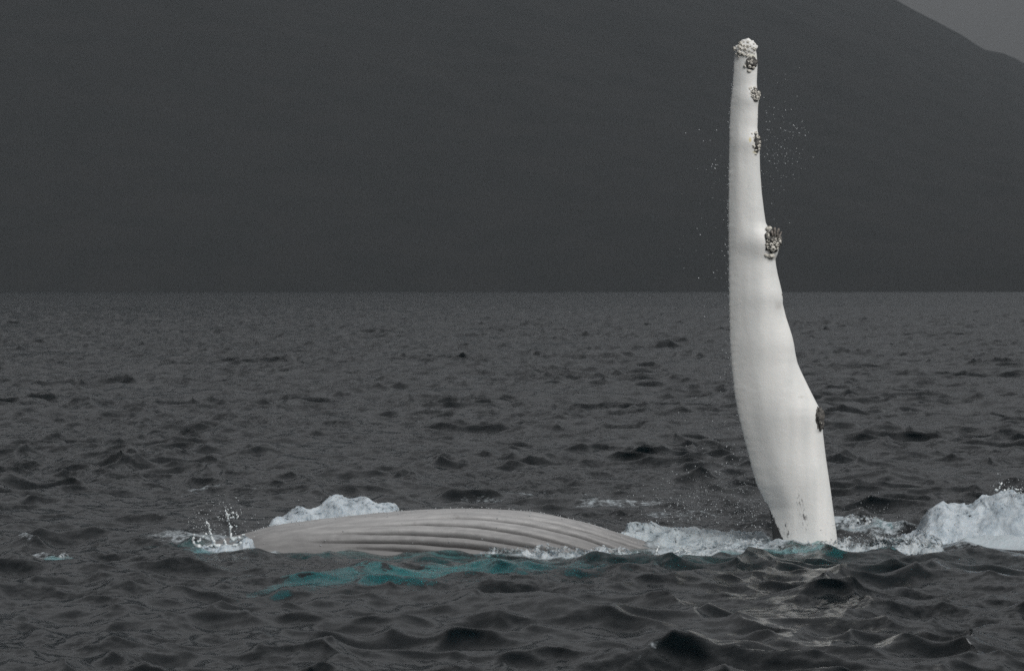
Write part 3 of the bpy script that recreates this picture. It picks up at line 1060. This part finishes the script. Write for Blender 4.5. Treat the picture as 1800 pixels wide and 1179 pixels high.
mound('foam', 'foam piled around the foot of the white flipper',
      [(1180, 970, 31.4), (1240, 962, 31.5), (1290, 953, 31.55), (1340, 952, 31.6), (1400, 960, 31.5), (1450, 958, 31.5), (1500, 946, 31.7), (1550, 944, 31.8), (1610, 944, 31.9), (1650, 944, 31.9)],
      0.30, M_FOAM_THIN, 15.3, 0.045, 5.5, cell=0.014, steps=0.012)
mound('foam', 'small low lick of foam alone left of the splash',
      [(50, 993, 30.2), (66, 989, 30.25), (90, 981, 30.35), (108, 974, 30.45), (116, 975, 30.5)], 0.11, M_FOAM_THIN, 21.0, 0.02, 7.0, cell=0.01)
mound('foam', 'white collar of foam at the chin on the left end of the throat',
      [(345, 966, 31.3), (372, 961, 31.3), (395, 955, 31.35), (415, 948, 31.4), (430, 946, 31.4), (445, 958, 31.4)], 0.15, M_FOAM, 26.0, 0.03, 6.0, cell=0.011)
mound('foam', 'thin broken foam on a crest behind the white flipper, right',
      [(1480, 915, 34.6), (1500, 906, 34.6), (1520, 908, 34.6), (1560, 915, 34.6)], 0.25, M_FOAM_THIN, 31.0, 0.03, 6.0)

# ---- leaping strands at the chin
tw = NT('splash_water')
nw = tw.noise(tw.coord(), 40.0, 4, 0.6)
M_SPLASH = tw.done(tw.bsdf(tw.mix(tw.rng(nw, 0.35, 0.65), (0.42, 0.48, 0.50), (0.66, 0.70, 0.72)), 0.25, 0.5, tw.bump(nw, 0.5, 0.01), sss=0.2))
PX = 31.4 / F


def strands(name, label, paths, yy, seed, drops, origin):
    """thin ropes and webs of water, merged into one splash"""
    r = np.random.default_rng(seed)
    mb = bpy.data.metaballs.new('splash_tmp')
    mb.resolution = 0.011; mb.render_resolution = 0.011; mb.threshold = 0.35
    ob = bpy.data.objects.new('splash_tmp%d' % seed, mb)
    COL.objects.link(ob)
    def el(px, py, rad, dy=0):
        e = mb.elements.new(); x, y, z = at(px, py, yy + dy)
        e.co = (x - origin[0], y - origin[1], z - origin[2]); e.radius = rad * PX * 1.05
    for pts in paths:
        for (a, b) in zip(pts[:-1], pts[1:]):
            n = max(2, int(math.hypot(b[0] - a[0], b[1] - a[1]) / 1.6))
            for i in range(n):
                t = i / n
                rad = (a[2] * (1 - t) + b[2] * t) * r.uniform(0.55, 1.6)
                el(a[0] * (1 - t) + b[0] * t + r.normal() * .9, a[1] * (1 - t) + b[1] * t + r.normal() * .9, rad, r.normal() * .012)
    for (cx, cy_, sx, sy, n, r0, r1) in drops:
        for i in range(n):
            el(cx + r.normal() * sx, cy_ + r.normal() * sy, r.uniform(r0, r1), r.normal() * .12)
    dg = bpy.context.evaluated_depsgraph_get(); dg.update()
    me = bpy.data.meshes.new_from_object(ob.evaluated_get(dg))
    bpy.data.objects.remove(ob)
    me.name = name
    me.polygons.foreach_set('use_smooth', np.ones(len(me.polygons), dtype=bool))
    me.materials.clear(); me.materials.append(M_SPLASH)
    o = link(name, me); o.location = origin
    tag(o, label, 'splash', kind='stuff')
    print(name, len(me.polygons))
    return o


def z4(pts):   # enlarged-crop coordinates to photograph pixels
    return [(300 + a / 3.6, 850 + b / 3.6, r) for a, b, r in pts]


strands('splash', 'leaping strands and drops of water thrown up at the chin', [
    z4([(148, 318, 2.2), (140, 345, 2.4), (142, 375, 2.6), (160, 395, 3.0), (210, 398, 3.2), (265, 392, 3.4), (330, 396, 3.4)]),
    z4([(172, 365, 2.4), (200, 340, 2.5), (228, 318, 1.8), (238, 300, 1.4)]),
    z4([(275, 385, 3.4), (258, 345, 2.6), (246, 305, 1.9), (238, 262, 1.6), (222, 240, 2.0), (205, 222, 1.8)]),
    z4([(205, 222, 1.3), (215, 208, .9)]),
    z4([(345, 385, 3.4), (338, 350, 2.4), (346, 328, 1.2)]),
    z4([(385, 375, 3.0), (380, 320, 2.0), (378, 285, 2.4), (366, 245, 2.2), (358, 205, 2.4), (346, 178, 2.0), (352, 150, 1.5), (347, 142, 1.0)]),
    z4([(352, 178, 2.0), (372, 160, 1.6), (395, 140, 1.3), (398, 130, .8)]),
    z4([(360, 195, 2.6), (385, 182, 2.2), (412, 188, 2.0), (430, 205, 2.0), (420, 218, 1.8), (395, 212, 2.2), (368, 222, 2.0)]),
    z4([(375, 285, 2.0), (400, 262, 2.0), (430, 268, 1.4), (455, 268, 1.1)]),
    z4([(385, 360, 3.4), (420, 345, 3.6), (450, 335, 3.0), (470, 322, 2.0)]),
    z4([(300, 392, 3.5), (350, 400, 3.2), (400, 395, 3.6), (450, 380, 3.6)]),
    z4([(330, 205, 1.3), (345, 190, 1.6)]),
], 31.35, 4, [(355, 908, 16, 12, 46, .7, 1.3), (385, 915, 22, 16, 40, .6, 1.3), (405, 925, 14, 10, 22, .7, 1.4), (350, 940, 12, 9, 22, .7, 1.4), (420, 940, 14, 6, 16, 1., 1.7)],
        (-2.6, 31.35, 0.0))
z5 = lambda pts: [(780 + a / 3.6, 850 + b / 3.6, r) for a, b, r in pts]
strands('splash', 'curling ropes of spray where the throat slides under, before the flipper', [
    z5([(1320, 485, 2.6), (1345, 445, 2.4), (1360, 400, 2.4), (1380, 388, 1.6)]),
    z5([(1330, 485, 3), (1390, 492, 2.8), (1450, 485, 2.6), (1520, 478, 2.4)]),
    z5([(1400, 478, 2.2), (1440, 450, 1.8), (1480, 425, 1.8), (1520, 415, 1.6), (1570, 418, 1.5), (1600, 440, 1.4), (1580, 465, 1.6)]),
    z5([(1520, 478, 2.2), (1540, 440, 1.6), (1530, 418, 1.3)]),
    z5([(1600, 470, 2.0), (1640, 445, 1.5), (1680, 452, 1.3), (1700, 470, 1.4)]),
], 31.15, 8, [(1190, 962, 14, 7, 30, .7, 1.3), (1225, 966, 12, 6, 30, .7, 1.3), (1240, 975, 12, 3, 16, .7, 1.3)], (1.4, 31.15, 0.0))
strands('splash', 'ragged spray topping the white water mound at right', [
    [(1752, 862, 2.6), (1760, 852, 1.8), (1763, 846, 1.2)], [(1765, 864, 2.4), (1778, 856, 1.8), (1792, 860, 1.6), (1806, 858, 1.4)],
    [(1784, 868, 2.2), (1795, 866, 1.6), (1808, 874, 1.6)], [(1500, 936, 2.0), (1500, 922, 1.6), (1499, 903, 1.0)]],
    32.8, 14, [(1775, 855, 14, 5, 26, .7, 1.4), (1795, 863, 12, 6, 26, .7, 1.4)], (4.3, 32.8, 0.0))


# ---- spray: loose drops in the air, one mesh of tiny eight-sided beads
def spray(name, label, clouds, seed):
    r = np.random.default_rng(seed)
    P, Rr = [], []
    for (cx, cy_, sx, sy, n, r0, r1, yy, sd, uni) in clouds:
        for i in range(n):
            if uni: px, py = cx + r.uniform(-sx, sx), cy_ + r.uniform(-sy, sy)
            else: px, py = cx + r.normal() * sx, cy_ + r.normal() * sy
            P.append(at(px, py, yy + r.normal() * sd)); Rr.append(r0 + (r1 - r0) * r.random() ** 3)
    P = np.array(P); Rr = np.array(Rr) * 32 / F
    b = np.array([[1, 0, 0], [-1, 0, 0], [0, 1, 0], [0, -1, 0], [0, 0, 1.2], [0, 0, -1.2]])
    f = np.array([[0, 2, 4], [2, 1, 4], [1, 3, 4], [3, 0, 4], [2, 0, 5], [1, 2, 5], [3, 1, 5], [0, 3, 5]])
    c = P.mean(0); c[2] = 0
    V = (P[:, None] + b[None] * Rr[:, None, None] - c).reshape(-1, 3)
    T = (f[None] + (np.arange(len(P)) * 6)[:, None, None]).reshape(-1, 3)
    o = link(name, np_mesh(name, V, np.zeros((0, 4)), T), M_DROP)
    o.location = c
    tag(o, label, 'spray', kind='stuff')


td = NT('spray_drop')
M_DROP = td.done(td.bsdf((0.42, 0.45, 0.47), 0.2, 0.5))
spray('spray', 'loose water drops in the air right of the flipper', [
    (1380, 250, 40, 70, 60, .4, 1.0, 31.8, .3, False), (1405, 232, 16, 8, 18, .7, 1.5, 31.8, .2, False), (1385, 278, 14, 12, 20, .6, 1.3, 31.8, .2, False),
    (1365, 200, 20, 50, 34, .6, 1.3, 31.8, .2, False), (1355, 300, 12, 50, 40, .6, 1.2, 31.9, .2, False)], 1)
spray('spray', 'loose water drops in the air left of the upper flipper', [
    (1250, 370, 26, 90, 60, .5, 1.4, 31.8, .3, False), (1256, 294, 3, 3, 4, 1.2, 1.8, 31.8, .05, False), (1278, 520, 6, 220, 40, .5, 1.1, 31.9, .1, True),
    (1262, 560, 20, 120, 16, .5, 1.3, 31.9, .2, True)], 2)
spray('spray', 'fine spray falling beside the lower flipper onto the foam', [
    (1262, 780, 34, 60, 90, .4, 1.1, 31.9, .3, False), (1245, 860, 45, 28, 200, .4, 1.2, 32.1, .3, False), (1300, 850, 20, 50, 90, .4, 1.1, 31.9, .2, False),
    (1230, 900, 50, 16, 220, .4, 1.3, 32.3, .3, False), (1170, 880, 40, 14, 90, .5, 1.2, 32.3, .3, False), (1320, 905, 18, 20, 130, .5, 1.4, 31.9, .2, False)], 3)
spray('spray', 'scattered drops of splash around the chin at left', [
    (370, 915, 30, 22, 170, .5, 1.5, 31.4, .2, False), (590, 878, 20, 6, 20, .5, 1.5, 32.9, .1, False), (420, 905, 30, 14, 50, .5, 1.3, 31.6, .2, False)], 4)
spray('spray', 'scattered drops above the churned water right of the flipper', [
    (1530, 945, 60, 16, 170, .5, 1.5, 31.7, .2, False), (1780, 870, 24, 14, 110, .5, 1.5, 32.2, .2, False), (1640, 930, 40, 16, 110, .5, 1.4, 31.7, .2, False), (1500, 890, 50, 14, 40, .5, 1.1, 32.3, .3, False)], 5)
# wet beads standing on the throat and running along its crown
r_ = np.random.default_rng(5)
pts = []
for i in range(220):
    x = r_.uniform(-2.35, 1.2)
    a = R(r_.choice([r_.normal(2, 6), r_.uniform(8, 55)], p=[.8, .2]))
    tp, w_, h_ = body_params(np.array([x]))
    pts.append((x, 32.1 - (w_[0] + .006) * math.sin(a), tp[0] - h_[0] + (h_[0] + .010) * math.cos(a), r_.uniform(.5, 1.4)))
for i in range(260):
    py = r_.uniform(80, 930)
    xl, xr, t_ = flip_section(py)
    x, y, z = flip_point(np.array(py), np.array(math.pi + r_.normal() * 0.25))
    pts.append((float(x) - abs(r_.normal()) * 0.008, float(y), float(z), r_.uniform(.4, 1.1)))
P = np.array(pts)
b = np.array([[1, 0, 0], [-1, 0, 0], [0, 1, 0], [0, -1, 0], [0, 0, 1.], [0, 0, -1.]])
f = np.array([[0, 2, 4], [2, 1, 4], [1, 3, 4], [3, 0, 4], [2, 0, 5], [1, 2, 5], [3, 1, 5], [0, 3, 5]])
V = (P[:, None, :3] + b[None] * (P[:, 3] * 32 / F)[:, None, None]).reshape(-1, 3)
T = (f[None] + (np.arange(len(P)) * 6)[:, None, None]).reshape(-1, 3)
wb = link('water_beads', np_mesh('water_beads', loc(V), np.zeros((0, 4)), T), M_DROP, root)
wb['kind'] = 'stuff'

# ---------------------------------------------------------------- haze
hx, hy0, hy1, hz0, hz1 = 5600, -300, 5400, -6.0, 830.0
Vh = [(x, y, z) for z in (hz0, hz1) for y in (hy0, hy1) for x in (-hx, hx)]
Fh = [(0, 2, 3, 1), (4, 5, 7, 6), (0, 1, 5, 4), (2, 6, 7, 3), (0, 4, 6, 2), (1, 3, 7, 5)]
mh = bpy.data.meshes.new('haze'); mh.from_pydata(Vh, [], Fh)
th_ = NT('haze_air')
pv = th_.n('VolumePrincipled')
pv.inputs['Color'].default_value = (0.82, 0.91, 1.0, 1)
pv.inputs['Density'].default_value = 0.000030
pv.inputs['Anisotropy'].default_value = 0.0
th_.l(pv.outputs[0], th_.out.inputs['Volume'])
ho = link('haze', mh, th_.m)
tag(ho, kind='stuff')
